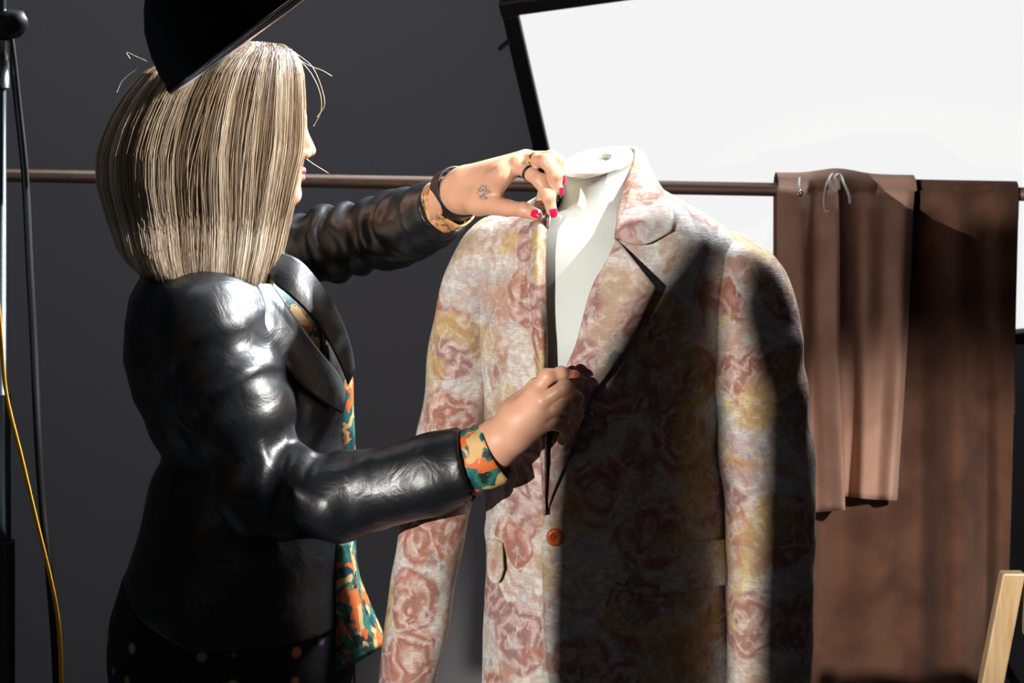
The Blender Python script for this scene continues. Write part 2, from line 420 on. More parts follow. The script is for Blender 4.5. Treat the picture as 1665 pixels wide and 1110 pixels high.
for a in (0.3,2.4,4.5):
    mk('stand_leg', *tube_geo([(bc.x,bc.y+.12,.55),(bc.x+.35*math.cos(a),bc.y+.12+.3*math.sin(a),.012)],.011,8), M['black'], sb)
# ---------------------------------------------------------------- clothes rail
RY = .75
ra = P(-190,281,RY); rb = P(1900,320,RY); ra.z = ra.z; rk = empty('clothes_rail', (ra.x/2+rb.x/2, RY, 0), 'bronze coloured clothes rail running across behind the woman and the dress form', 'clothes rail')
def rail_z(x): return ra.z+(rb.z-ra.z)*(x-ra.x)/(rb.x-ra.x)
mk('rail', *tube_geo([ra,rb],.0125,16), M['rail'], rk)
for e in (ra,rb):
    mk('upright', *tube_geo([(e.x,RY,.06),(e.x,RY,e.z+.012)],.013,12), M['rail'], rk)
    mk('foot', *tube_geo([(e.x,RY-.28,.03),(e.x,RY+.28,.03)],.016,12), M['rail'], rk)
# ---------------------------------------------------------------- hides over the rail
def hide(name, cols, top_x, yfun, mat, label, thick=.0025, backdrop=.4, lift=0.0):
    """cols: list of (px top, px bottom, py bottom, depth towards camera); smooth interpolation across"""
    c = np.array(cols,float); n = 120; s = np.linspace(0,1,n); si = np.linspace(0,1,len(c))
    def I(k):
        pts = catmull([(a,b) for a,b in zip(si,c[:,k])],16); pts=np.array(pts); return np.interp(s,pts[:,0],pts[:,1])
    xt,xb,yb,dp = I(0),I(1),I(2),I(3); rows=[]
    m = 46
    for j in range(m+14):
        row=[]
        for i in range(n):
            xtop = PX(xt[i],RY-.02); zt = rail_z(xtop)
            if j < m:
                v = 1-j/(m-1)                     # 1 at bottom -> 0 at the rail
                Y = RY-.015-lift-dp[i]*(.25+.75*min(1,v*2.2)**.7)-.004*math.sin(v*7+i*.13)
                px = xt[i]+(xb[i]-xt[i])*v**.9+3.0*math.sin(v*5.2+i*.05)*v
                p = P(px, 300+(yb[i]-300)*v, Y)
                if v < .06: p.z = zt+.004-(v*(zt-P(px,yb[i],Y).z))
                row.append(p)
            elif j < m+6:
                a = (j-m)/5*math.pi
                row.append(V((xtop, RY-(.017+lift)*math.cos(a)-dp[i]*.2*(1-(j-m)/5), zt+(.013+lift)*math.sin(a)+.004+(.006 if not lift else .010*math.exp(-((xt[i]-1365)/40)**2))*math.sin(a))))
            else:
                v = (j-m-5)/8; row.append(V((xtop, RY+.017+lift+.01*math.sin(i*.2)*v, zt-backdrop*v)))
        rows += row
    o = mk(name, rows, grid_faces(m+14,n), mat, None, solid=thick); tag(o,label,'hide'); return o
hide('suede_hide', [(1300,1296,1170,.012),(1340,1330,1180,.03),(1380,1372,1190,.008),(1430,1425,1200,.028),(1478,1470,1230,.000),(1500,1498,1230,-.004),(1530,1528,1215,.030),(1558,1560,1215,.046),(1582,1586,1225,.012),(1602,1600,1230,-.006),(1628,1618,1225,.014),(1657,1634,1215,.006)],
     None,None,M['brown'],'long dark brown suede hide hanging from the rail, reaching below the shorter tan one')
hide('suede_hide', [(1264,1262,834,.030),(1285,1284,834,.055),(1305,1306,834,.070),(1322,1322,833,.040),(1340,1345,831,.066),(1356,1366,829,.090),(1362,1370,828,.080),(1358,1364,822,.035),(1368,1370,808,.012),(1388,1385,808,.018),(1410,1402,810,.055),(1440,1428,812,.045),(1472,1450,813,.068),(1487,1461,813,.045)],
     None,None,M['pale'],'shorter pinkish tan suede hide with tied cord draped over the rail',lift=.014).modifiers['s'].thickness=.003
# loops of cord on the tan hide
cd = empty('cord_tie', P(1355,320,RY-.08), 'white cord tied in loops at the top of the tan hide', 'cord')
lp = [(1354,282,.05),(1348,292,.085),(1352,308,.09),(1358,314,.088),(1362,304,.085),(1357,288,.08),(1366,284,.06),(1372,298,.085),(1380,316,.09),(1382,330,.088)]
mk('loop', *tube_geo(catmull([P(a,b,RY-c) for a,b,c in lp],6),.0022,8), M['cord'], cd)
mk('loop', *tube_geo(catmull([P(a,b,RY-c) for a,b,c in [(1353,284,.05),(1344,300,.088),(1340,325,.09),(1342,342,.085),(1347,344,.085)]],6),.0022,8), M['cord'], cd)
mk('eyelet', *lathe_geo([(.002,0),(.006,.001),(.0065,0.003),(.004,.005),(.002,.004)], P(1300,314,RY-.078),(0,-1,0),20), M['metal'], cd)
mk('end_tag', *tube_geo(catmull([P(a,b,RY-c) for a,b,c in [(1300,288,.05),(1299,300,.075),(1300,312,.082)]],5),.0018,8), M['cord'], cd)
# ---------------------------------------------------------------- wooden chair (corner in the frame)
CY=.15
t0=P(1646,929,CY); ch = empty('wooden_chair', (t0.x+.2,CY+.2,0), 'pale wooden chair, only its back post and top rail showing at the right edge', 'chair')
sl = (P(1611,1110,CY)-t0); sl/= -sl.z
def post(x, y, zt, name, lean=True):
    b = V((x,y,zt)) + (sl*(zt-.0) if lean else V((0,0,-zt)))
    vs=[]
    for p in (V((x,y,zt)), b):
        for a,c in ((-1,-1),(1,-1),(1,1),(-1,1)): vs.append(p+V((a*.017,c*.012,0)))
    return bevel(mk(name, vs, [(0,1,2,3),(7,6,5,4),(0,4,5,1),(1,5,6,2),(2,6,7,3),(3,7,4,0)], M['wood'], ch, False),.003)
post(t0.x,CY,t0.z,'back_post'); post(t0.x+.42,CY+.02,t0.z,'back_post')
vs,f = box_geo((t0.x+.225,CY+.005,t0.z-.05),(.415,.016,.092)); bevel(mk('top_rail',vs,f,M['wood'],ch,False),.003)
vs,f = box_geo((t0.x+.16,CY+.22,.45),(.46,.40,.03)); bevel(mk('seat',vs,f,M['wood'],ch,False),.005)
post(t0.x+.02,CY+.40,.44,'front_leg',False); post(t0.x+.36,CY+.40,.44,'front_leg',False)
vs,f = box_geo((t0.x+.17,CY+.01,.30),(.38,.016,.04)); mk('lower_rail',vs,f,M['wood'],ch,False)
# ---------------------------------------------------------------- light stand with boom and lamp
SY=-.25
sx = PX(-3,SY)
ls = empty('light_stand', (sx,SY,0), 'steel telescopic light stand cut by the left edge', 'light stand')
mk('lower_tube', *tube_geo([(sx,SY,.02),(sx,SY,PZ(640,SY))],.0165,16), M['chrome'], ls)
mk('upper_tube', *tube_geo([(sx,SY,PZ(640,SY)),(sx,SY,2.25)],.0105,16), M['chrome'], ls)
mk('base_sleeve', *tube_geo([(sx,SY,.05),(sx,SY,PZ(880,SY))],.021,16), M['black'], ls)
mk('clamp', *join_geo(tube_geo([(sx,SY,PZ(143,SY)),(sx,SY,PZ(66,SY))],.0145,16), tube_geo([(sx,SY-.02,PZ(105,SY)),(sx+.008,SY-.045,PZ(105,SY))],.006,10)), M['chrome'], ls)
mk('knob', *lathe_geo([(.0,-.03),(.014,-.028),(.019,-.012),(.019,.014),(.012,.028),(0,.03)], (sx+.008,SY,PZ(42,SY)),(1,.2,.3),20), M['black'], ls)
for a in (.4,2.5,4.6):
    mk('leg', *tube_geo([(sx,SY,.5),(sx+.4*math.cos(a),SY+.4*math.sin(a),.012)],.01,8), M['black'], ls)
# boom lamp over the head
LY=-.22
ctr = P(470,8,LY); ax = V((.60,.10,-.80)).normalized()   # opening direction
bl = empty('boom_lamp', (ctr.x,LY,ctr.z), 'black studio lamp with bowl reflector hanging over the womans head', 'studio light')
R0=.187
prof=[(.187,-.01),(.186,-.025),(.180,-.05),(.168,-.08),(.150,-.105),(.126,-.13),(.098,-.155),(.075,-.18),(.062,-.20)]
mk('reflector', *lathe_geo([(R0-.006,-.004),(R0+.002,0),(R0+.003,-.006)]+prof[0:], ctr, ax, 64), M['lampblack'], bl, solid=.002)
mk('rim', *lathe_geo([(R0,-.002),(R0+.0035,-.001),(R0+.0035,.0025),(R0,.003),(R0,-.002)], ctr, ax, 80), M['metal'], bl)
mk('lamp_head', *lathe_geo([(0.0,-.19),(.062,-.19),(.066,-.2),(.066,-.40),(.058,-.42),(0,-.42)], ctr, ax, 32), M['lampblack'], bl)
mk('bulb', *lathe_geo([(.0,-.06),(.02,-.065),(.028,-.09),(.022,-.13),(.018,-.19)], ctr, ax, 20), M['silver'], bl)
hb = ctr-ax*.32
mk('boom_arm', *tube_geo([hb+V((0,0,.0)), (hb.x-.02,LY,hb.z+.12),(sx,SY,2.22)],.011,12), M['black'], bl)
# cables
def cable(name, pts, r, mat, label):
    o = mk(name, *tube_geo(catmull(pts,10), r, 10), mat); return tag(o,label,'cable')
cable('power_cable',[P(4,20,SY+.04),P(16,60,SY+.04),P(30,180,SY+.05),P(41,290,SY+.05),P(48,430,SY+.05),P(55,560,SY+.05),P(61,700,SY+.04),P(69,820,SY+.04),P(80,930,SY+.03),P(92,1110,SY+.02),P(96,1400,SY),P(60,1850,SY-.05)],.0052,M['rubber'],'thick black cable hanging down beside the steel light stand')
cable('extension_cord',[P(-22,380,SY-.05),P(-5,480,SY-.05),P(2,550,SY-.05),P(10,640,SY-.05),P(34,740,SY-.05),P(60,850,SY-.05),P(82,940,SY-.05),P(95,1010,SY-.05),P(99,1080,SY-.05),P(99,1200,SY-.05),P(90,1500,SY-.07),P(60,1900,SY-.1)],.0026,M['yellow'],'thin yellow orange cable hanging at the left edge, crossing the black one')

# ---------------------------------------------------------------- unseen flags, added and outlined to cast key spot shade on blazer and woman
fx_,fy_=(KEY+(P(1000,1450,-.12)-KEY)*.15)[:2]
fg = empty('added_shade_flags',(fx_,fy_,0),'black flags added out of view to shape the key light shade on the blazer and woman','studio flag')
def flag(img, frac=.85):
    pts=[P(*q) for q in img]; pts=[q+(KEY-q)*frac for q in pts]
    n=(pts[1]-pts[0]).cross(pts[-1]-pts[0]).normalized(); c=sum(pts,V((0,0,0)))/len(pts)
    k=len(pts); vs=pts+[q+(KEY-q).normalized()*.004 for q in pts]
    return mk('shade_panel',vs,[tuple(range(k)),tuple(range(2*k-1,k-1,-1))]+[(i,(i+1)%k,k+(i+1)%k,k+i) for i in range(k)],M['black'],fg,False)
flag([(1074,464,-.11),(953,656,-.12),(897,715,-.13),(884,850,-.13),(888,1450,-.13),(1200,1450,-.10),(1182,480,-.09),(1196,366,-.07),(1150,366,-.07),(1110,428,-.09)])
flag([(1200,385,-.12),(1420,385,-.12),(1420,1450,-.12),(1246,1450,-.12),(1240,640,-.12),(1196,500,-.12)])
flag([(605,-150,0),(605,850,0),(634,900,0),(634,1500,0),(-250,1500,0),(-250,-150,0)])
fp=KEY+(P(1150,1450,-.12)-KEY)*.15
mk('pole',*tube_geo([(fx_,fy_,.02),(fx_,fy_,fp.z)],.01,10),M['black'],fg)
mk('base',*lathe_geo([(0,.0),(.16,0),(.16,.012),(0,.02)],(fx_,fy_,0),(0,0,1),32),M['black'],fg)
# ---------------------------------------------------------------- loft surfaces
class Loft:
    """levels (py, x left px, x right px, half depth, centre Y) measured in plane Y0"""
    def __init__(s, lv, Y0, e=2.3, shear=0.0):
        lv = sorted(lv, key=lambda t:-t[0]); s.Y0=Y0; s.e=e; s.sh=shear
        s.z=np.array([PZ(l[0],Y0) for l in lv]); s.cx=np.array([PX((l[1]+l[2])/2,Y0) for l in lv])
        s.a=np.array([(PX(l[2],Y0)-PX(l[1],Y0))/2 for l in lv]); s.b=np.array([l[3] for l in lv]); s.cy=np.array([l[4] if len(l)>4 else Y0 for l in lv])
    def at(s, z):
        # smoothed interpolation
        out=[]
        for q in (s.cx,s.cy,s.a,s.b):
            out.append(sum(np.interp(z+d,s.z,q) for d in (-.012,-.006,0,.006,.012))/5)
        return out
    def pt(s, az, z, off=0.0):
        cx,cy,a,b = s.at(z); p=2/s.e; sn,cn=math.sin(az),math.cos(az)
        dx=(a+off)*math.copysign(abs(sn)**p,sn); dy=-(b+off)*math.copysign(abs(cn)**p,cn)
        return V((cx+dx, cy+dy-s.sh*dx, z))
    def az(s, x, z, off=0.0):
        cx,cy,a,b = s.at(z); r=max(-.999,min(.999,(x-cx)/(a+off)))
        return math.asin(math.copysign(abs(r)**(s.e/2),r))
    def front(s, px, py, off=0.0):
        Y=s.Y0-.1
        for _ in range(6):
            x,z=PX(px,Y),PZ(py,Y); Y=s.pt(s.az(x,z,off),z,off).y
        return V((PX(px,Y),Y,PZ(py,Y)))
    def rows(s): return [(float(z),float(cx),float(cy),float(a),float(b)) for z,cx,cy,a,b in zip(s.z,s.cx,s.cy,s.a,s.b)]
def disp(vs, fs, fn):
    v=np.array([tuple(p) for p in vs]); n=vnormals(v,[f if len(f)==4 else (*f,f[-1]) for f in fs if len(f) in (3,4)])
    return v+n*fn(v)[:,None]
def ninterp(tab, py): 
    t=sorted(tab); return float(np.interp(py,[a for a,_ in t],[b for _,b in t]))
def limb_grid(path, n=90, seg=56, amp=0.0, wf=None):
    """path rows (px,py,Y,half width px,half depth m)"""
    pts=[]; R=[]
    for px,py,Y,hw,dp in path:
        p=P(px,py,Y); pts.append((p.x,p.y,p.z,hw*(Y-CAMY)/F_PX,dp))
    c=np.array(catmull(pts,12)); ii=np.linspace(0,len(c)-1,n); c=np.stack([np.interp(ii,range(len(c)),c[:,k]) for k in range(5)],1)
    vs=[]
    for i in range(n):
        t=V(c[min(i+1,n-1),:3]-c[max(i-1,0),:3]).normalized(); yv=V((0,1,0)); s=t.cross(yv).normalized(); q=s.cross(t).normalized()
        if q.y<0: q=-q
        for k in range(seg):
            a=2*math.pi*k/seg
            d=wf(i/(n-1),a) if wf else 0
            vs.append(V(c[i,:3])+s*math.cos(a)*(c[i,3]+d)+q*math.sin(a)*(c[i,4]+d))
    return vs, grid_faces(n,seg,cv=True)
# ---------------------------------------------------------------- dress form
BT = Loft([(285,925,1046,.06),(310,893,1080,.078),(335,850,1122,.092),(355,812,1158,.102),(385,778,1196,.112),(430,772,1205,.120),(500,776,1190,.126),
  (600,786,1176,.128),(700,790,1173,.124),(800,789,1180,.126),(900,791,1188,.132),(1000,788,1194,.138),(1110,786,1200,.142),(1195,783,1205,.146)],0.0,2.3,.10)
FT = Loft([(330,908,1040,.056),(345,893,1062,.066),(365,860,1100,.078),(390,822,1150,.090),(430,805,1168,.098),(500,806,1160,.108),(560,812,1150,.110),
  (700,822,1140,.095),(800,825,1145,.098),(900,822,1155,.112),(1000,820,1160,.118),(1150,825,1160,.118),(1180,850,1130,.095)],0.0,2.2,.10)
fc = P(985,600,0)
df = empty('dress_form',(fc.x,0,0),'off-white dress form with pale wooden neck top wearing the floral blazer','dress form')
vs=[]; nz=70
for i in range(nz):
    z=PZ(1180,0)+(PZ(345,0)-PZ(1180,0))*i/(nz-1)
    for k in range(64): vs.append(FT.pt(2*math.pi*k/64,z))
# neck rings with tilted top
nk=[(338,908,1046,.062,0),(325,913,1038,.055,.1),(308,915,1033,.051,.3),(290,915,1031,.050,.6),(266,914,1030,.0495,1.0)]
for py,xl,xr,b,tl in nk:
    for k in range(64):
        a=2*math.pi*k/64; dx=math.sin(a)*(PX(xr,0)-PX(xl,0))/2; dy=-math.cos(a)*b
        vs.append(V((PX((xl+xr)/2,0)+dx,dy,PZ(py,0)+tl*(.27*dx+.30*dy))))
o=mk('torso',vs,grid_faces(nz+len(nk),64,cv=True)+[tuple(range(63,-1,-1)),tuple((nz+len(nk)-1)*64+k for k in range(64))],M['form'],df)
nt=V((-.27,-.30,1)).normalized(); ntc=P(972,264,0)
mk('neck_top',*lathe_geo([(0,-.022),(.0195,-.022),(.0205,0),(.022,.001),(.047,.001),(.0505,-.001),(.0505,-.008),(.049,-.010)],ntc+nt*.004,nt,56),M['ftop'],df)
mk('pole',*tube_geo([(fc.x,0,.1),(fc.x,0,PZ(1180,0)+.02)],.014,14),M['wood'],df)
for a in (.5,2.6,4.7): mk('leg',*tube_geo(catmull([(fc.x,0,.16),(fc.x+.12*math.cos(a),.12*math.sin(a),.12),(fc.x+.24*math.cos(a),.24*math.sin(a),.015)],6),.013,10),M['wood'],df)
# ---------------------------------------------------------------- blazer
bz = empty('floral_blazer',(fc.x,0,0),'pink, cream and yellow floral blazer with orange button on the dress form','blazer')
LE=[(285,915),(320,899),(345,889),(400,886),(600,889),(700,889),(840,886),(900,890),(1110,900),(1195,905)]
RE=[(285,1034),(330,1018),(385,1003),(430,985),(470,962),(560,937),(600,922),(700,902),(835,887),(870,885),(960,886),(1050,890),(1110,897),(1160,915),(1195,960)]
def panel(name, side):
    vs=[]; m,n=120,90; z0,z1=PZ(1195,0),PZ(290,0)
    for i in range(m):
        z=z0+(z1-z0)*i/(m-1); py=HOR+(CAMZ-z)*F_PX/(2.6-.12)
        for j in range(n):
            u=(j/(n-1))
            off=.0 if side<0 else .004*(1-min(1,u*3))
            if side<0: e=BT.az(PX(ninterp(LE,py),-.12),z); az=e+(-math.pi-e)*u
            else: e=BT.az(PX(ninterp(RE,py),-.12),z); az=e+(math.pi-e)*u
            vs.append(BT.pt(az,z,off))
    f=grid_faces(m,n)
    if side<0: f=[q[::-1] for q in f]
    def d(v):
        w=wnoise(v*np.array([1,1,.45]),5,5)*.0028+wnoise(v*np.array([1,1,.5]),16,5,7)*.0010
        lowz=np.clip((PZ(760,0)-v[:,2])/.1,0,1)
        # drag lines from the button
        bx,bzz=PX(905,-.12),PZ(873,-.12); r=np.hypot(v[:,0]-bx,v[:,2]-bzz); ang=np.arctan2(v[:,2]-bzz,v[:,0]-bx)
        return w+.0022*np.sin(ang*9)*np.exp(-((r-.09)/.06)**2)*(v[:,1]<0)
    return mk(name,disp(vs,f,d),f,M['floral'],bz,solid=.003)
pl=panel('right_front',-1); pr=panel('left_front',1)
def patch(name, rows, mat, parent, n=24, m=40, offs=None, surf=None, solid=.003, amp=.0006):
    """rows: [(x0,y0,x1,y1)...] px pairs interpolated; offs(u)->offset from the surface"""
    R=np.array(catmull(rows,10)); ii=np.linspace(0,len(R)-1,m); R=np.stack([np.interp(ii,range(len(R)),R[:,k]) for k in range(4)],1)
    vs=[]
    for i,r in enumerate(R):
        for j in range(n):
            u=j/(n-1); vs.append(surf(r[0]+(r[2]-r[0])*u, r[1]+(r[3]-r[1])*u, offs(u,i/(m-1))))
    f=grid_faces(m,n)
    v=disp(vs,f,lambda v: wnoise(v,14,5)*amp)
    return mk(name,v,f,mat,parent,solid=solid)
patch('lapel',[(1003,388,1066,467),(986,425,1051,500),(962,470,1026,552),(937,560,985,612),(920,602,960,646),(904,700,926,738),(892,790,900,800),(887,834,889,838)],M['floral'],bz,
   offs=lambda u,t:.003+(.026*u**.9+.004*math.sin(math.pi*u))*(1-t)**.6+.004*t,surf=BT.front)
patch('lapel',[(889,352,862,362),(887,420,858,440),(888,500,862,520),(890,560,868,575),(889,640,874,650),(888,760,880,765),(886,836,885,838)],M['floral'],bz,
   offs=lambda u,t:.006+.016*math.sin(math.pi*min(1,(1-u)*1.15-.1 if u<.9 else .02)),surf=BT.front)
# collar ring
def fs(px,py,off): return BT.front(px,py,off)
cr=[]
def cp(px,py,Y): return P(px,py,Y)
collar_rows=[
 (fs(1004,392,.004),fs(1003,388,.016),fs(1024,412,.020)+(fs(1091,377,.014)-fs(1024,412,.020))*.0,fs(1091,377,.012)),
 (cp(1004,372,-.080),fs(1007,362,.018),None,fs(1095,352,.010)),
 (cp(1000,350,-.050),cp(1016,325,-.078),None,fs(1088,325,.009)),
 (cp(1002,335,-.01),cp(1026,288,-.045),None,cp(1072,300,-.045)),
 (cp(1004,325,.025),cp(1033,257,-.005),None,cp(1056,272,-.005)),
 (cp(1000,315,.055),cp(1030,243,.040),None,cp(1044,256,.055)),
 (cp(972,312,.075),cp(990,241,.070),None,cp(995,262,.092)),
 (cp(940,315,.062),cp(945,250,.070),None,cp(935,275,.090)),
 (cp(918,322,.03),cp(912,268,.040),None,cp(893,292,.050)),
 (cp(902,332,-.02),cp(905,262,-.035),None,cp(880,300,-.02)),
 (cp(896,345,-.075),cp(902,268,-.112),None,cp(874,320,-.085)),
 (fs(890,372,.002),cp(893,330,-.120),None,fs(868,350,.012)),
]
# the first row is the cut end of the collar, running from the fold down to the outer corner
rows=[]
for i,(B,Fd,_,O) in enumerate(collar_rows):
    if i==0: mid=fs(1045,398,.020)
    else: mid=(Fd+O)/2+((Fd+O)/2-V((PX(972,0),0,(Fd.z+O.z)/2-.03))).normalized()*.005
    rows.append(np.concatenate([np.array(B),np.array((B+Fd)/2),np.array(Fd),np.array(mid),np.array(O)]))
C=np.array(catmull(rows,8)); vs=[]
for r in C:
    p=[r[3*k:3*k+3] for k in range(5)]
    cc=np.array(catmull(p,5)); vs+=[V(x) for x in cc]
ncol=21
o=mk('collar',vs,grid_faces(len(C),ncol),M['floral'],bz,solid=.003)
# sleeves
def fold(t,a):
    return .0022*math.sin(t*46+1.5*math.sin(a+1)+a)*math.exp(-((t-.45)/.22)**2)+.0035*math.sin(a*2+t*9+.6)*math.exp(-((t-.2)/.16)**2)+.002*math.sin(a*3+t*5)
sr=[(1150,412,-.02,34,.045),(1186,432,-.030,54,.060),(1212,480,-.045,70,.068),(1226,550,-.055,76,.070),(1232,620,-.060,77,.068),(1240,700,-.065,76,.065),(1249,800,-.075,72,.060),(1253,900,-.085,69,.056),(1253,1000,-.095,68,.054),(1253,1110,-.100,67,.052),(1251,1235,-.105,65,.050)]
v,f=limb_grid(sr,120,64,wf=fold)
sR=mk('sleeve',disp(v,f,lambda v:wnoise(v*np.array([1,1,.6]),9,6,3)*.0025),f,M['floral'],bz,solid=.003)
sl_=[(835,392,.02,38,.045),(800,405,.02,50,.055),(776,450,.03,52,.060),(758,520,.035,51,.062),(745,610,.03,51,.060),(735,700,.02,52,.056),(716,790,.01,54,.054),(701,870,0,52,.052),(688,950,-.005,50,.050),(675,1030,-.01,48,.048),(663,1110,-.015,46,.047),(648,1225,-.02,45,.046)]
v,f=limb_grid(sl_,120,64,wf=lambda t,a:fold(t,a+2)*.8)
sL=mk('sleeve',disp(v,f,lambda v:wnoise(v*np.array([1,1,.6]),9,6,9)*.0025),f,M['floral'],bz,solid=.003)
bq=P(1320,1022,-.09)
mk('cuff_button',*lathe_geo([(0,.003),(.006,.003),(.0075,0),(.006,-.002)],P(1315,1023,-.11),(1,-.35,0),20),M['metal'],sR)
# button
bp=BT.front(903,873,.008)
bn=V((-.12,-1,.05)).normalized()
b_=mk('button',*lathe_geo([(0,.0012),(.0048,.0012),(.0055,.0035),(.0085,.0042),(.0118,.0025),(.0122,0),(.010,-.003),(0,-.003)],bp,bn,36),M['btn'],bz)
s1=bn.orthogonal().normalized()*.0018
mk('thread',*join_geo(tube_geo([bp+bn*.001+s1-V((0,0,.002)),bp+bn*.0028,bp+bn*.001-s1+V((0,0,.002))],.0007,6),tube_geo([bp+bn*.001+s1+V((0,0,.002)),bp+bn*.0028,bp+bn*.001-s1-V((0,0,.002))],.0007,6)),M['btn2'],b_)
# pockets
patch('pocket_flap',[(1022,889,1022,962),(1060,886,1060,968),(1120,882,1120,962),(1182,876,1182,950)],M['floral'],bz,offs=lambda u,t:.0045+.003*u,surf=BT.front,m=30,n=14)
patch('pocket_flap',[(793,876,793,932),(800,876,800,946),(810,878,810,946),(817,882,818,925)],M['floral'],bz,offs=lambda u,t:.0045+.008*u,surf=BT.front,m=16,n=14)
patch('breast_pocket',[(1056,513,1060,545),(1090,499,1094,531),(1128,486,1132,517)],M['floral'],bz,offs=lambda u,t:.0032+.0005*u,surf=BT.front,m=16,n=8)
# ---------------------------------------------------------------- woman
WY=.12
pb=P(360,800,WY)
woman=empty('person',(pb.x,WY,0),'woman with blonde bob in black leather jacket adjusting the floral blazer','person')
def mkf(name, field, mat, parent, fn=None, smooth_it=0):
    vs,fs_=field.mesh()
    if smooth_it:
        for _ in range(smooth_it):
            acc=np.zeros_like(vs); cnt=np.zeros(len(vs))
            for k in range(4):
                a=fs_[:,k]; b=fs_[:,(k+1)%4]; np.add.at(acc,a,vs[b]); np.add.at(cnt,a,1); np.add.at(acc,b,vs[a]); np.add.at(cnt,b,1)
            vs=vs*.5+.5*acc/np.maximum(cnt,1)[:,None]
    if fn is not None: vs=vs+vnormals(vs,fs_)*fn(vs)[:,None]
    if name is None: return vs,fs_
    return mk(name,vs,fs_,mat,parent)
A3=lambda *a: np.array(P(*a))
# --- head
Hc=A3(392,203,WY); be=math.radians(10); pi_=math.radians(4)
fw_=np.array([math.cos(be)*math.cos(pi_),math.sin(be)*math.cos(pi_),-math.sin(pi_)]); lf=np.array([-math.sin(be),math.cos(be),0]); up_=np.cross(fw_,lf)
RH=np.stack([fw_,lf,up_],1)
h_=lambda f,l,u: Hc+RH@np.array([f,l,u])
hf=Field(Hc-np.array([.16,.15,.33]),Hc+np.array([.16,.15,.15]),.0022)
hf.ell(h_(-.012,0,.028),(.097,.075,.082),.01,RH)
hf.ell(h_(.022,0,-.028),(.066,.060,.084),.03,RH)
for s_ in (-1,1): hf.cone(h_(-.005,s_*.052,-.05),h_(.06,s_*.016,-.098),.013,.012,.035)
hf.ell(h_(.073,0,-.098),(.022,.024,.018),.022,RH)
hf.cone(h_(.084,0,.012),h_(.103,0,-.031),.006,.0095,.012)
for s_ in (-1,1): hf.cone(h_(.088,s_*.011,-.036),h_(.098,s_*.011,-.037),.006,.0065,.006)
hf.cone(h_(.080,-.034,.019),h_(.080,.034,.019),.009,.009,.02)
hf.ell(h_(.074,0,-.066),(.021,.028,.020),.014,RH)
for s_ in (-1,1):
    hf.ell(h_(.092,s_*.031,0),(.013,.016,.011),.012,RH,sub=True)
    hf.ell(h_(.062,s_*.040,-.035),(.02,.018,.02),.025,RH)
    hf.chain([h_(.076,s_*.045,0),h_(.086,s_*.031,.0075),h_(.081,s_*.017,-.001)],[.003]*3,.004)
    hf.chain([h_(.076,s_*.045,0),h_(.085,s_*.031,-.008),h_(.081,s_*.017,-.001)],[.0025]*3,.004)
    hf.ell(h_(-.012,s_*.078,-.008),(.017,.007,.031),.006,RH)
    hf.ell(h_(.098,s_*.0065,-.042),(.004,.0028,.004),.003,RH,sub=True)
hf.chain([h_(-.025,0,-.045),A3(352,400,WY),A3(335,470,WY)],[.052,.052,.062],.02)
parts=[mkf(None,hf,None,None)]
# --- hands
NWf=[]
def finger(F,pts,r0,r1,k=.0045):
    n=len(pts); rs=[r0+(r1-r0)*i/(n-1) for i in range(n)]
    F.chain(pts,rs,k)
    for p,r in zip(pts[1:-1],rs[1:-1]): F.ell(p,(r*1.07,)*3,.003)
# upper (left) hand
W=A3(752,309,-.045)
ui=[A3(843,268,-.125),A3(879,294,-.158),A3(892,320,-.168),A3(897,343,-.166)]
um=[A3(852,259,-.112),A3(888,262,-.160),A3(903,284,-.168),A3(906,308,-.164)]
ur=[A3(856,257,-.095),A3(896,256,-.135),A3(907,262,-.155),A3(909,290,-.158)]
up4=[A3(855,262,-.078),A3(893,260,-.108),A3(905,272,-.130),A3(907,295,-.140)]
ut=[A3(778,328,-.085),A3(824,338,-.128),A3(852,341,-.152),A3(872,349,-.163)]
hu=Field(np.array(P(690,400,-.20))-np.array([0,0,0]),np.array(P(925,225,.06)),.0014)
hu.lo=np.minimum(A3(700,400,-.20),A3(700,400,.05)); hi=np.maximum(A3(925,225,-.20),A3(925,225,.05)); hu=Field([hu.lo[0],-.20,hu.lo[2]],[hi[0],.05,hi[2]],.0014)
hu.chain([A3(690,338,.03),W],[.029,.0255],.01)
hu.cone(W+np.array([0,0,.008]),W-np.array([0,0,.010]),.0235,.0235,.012)
for m_,off_ in ((ui,0),(um,.004),(ur,.006),(up4,0)): hu.cone(W+np.array([.01,-.008+.010*off_,.010]),m_[0],.019,.0118,.012)
hu.cone(W+np.array([.015,-.010,-.012]),ui[0]+np.array([-.02,0,-.012]),.018,.012,.014)
hu.chain([W+np.array([.0,-.012,-.008]),ut[0],ut[1]],[.017,.017,.0115],.012)
hu.cone(ut[0]+np.array([.01,0,.006]),ui[0]+np.array([-.022,.004,-.016]),.012,.009,.016)
finger(hu,ui,.0108,.0072); finger(hu,um,.0105,.0072); finger(hu,ur,.010,.007); finger(hu,up4,.009,.0062); finger(hu,ut[1:],.0108,.0082)
parts.append(mkf(None,hu,None,None))
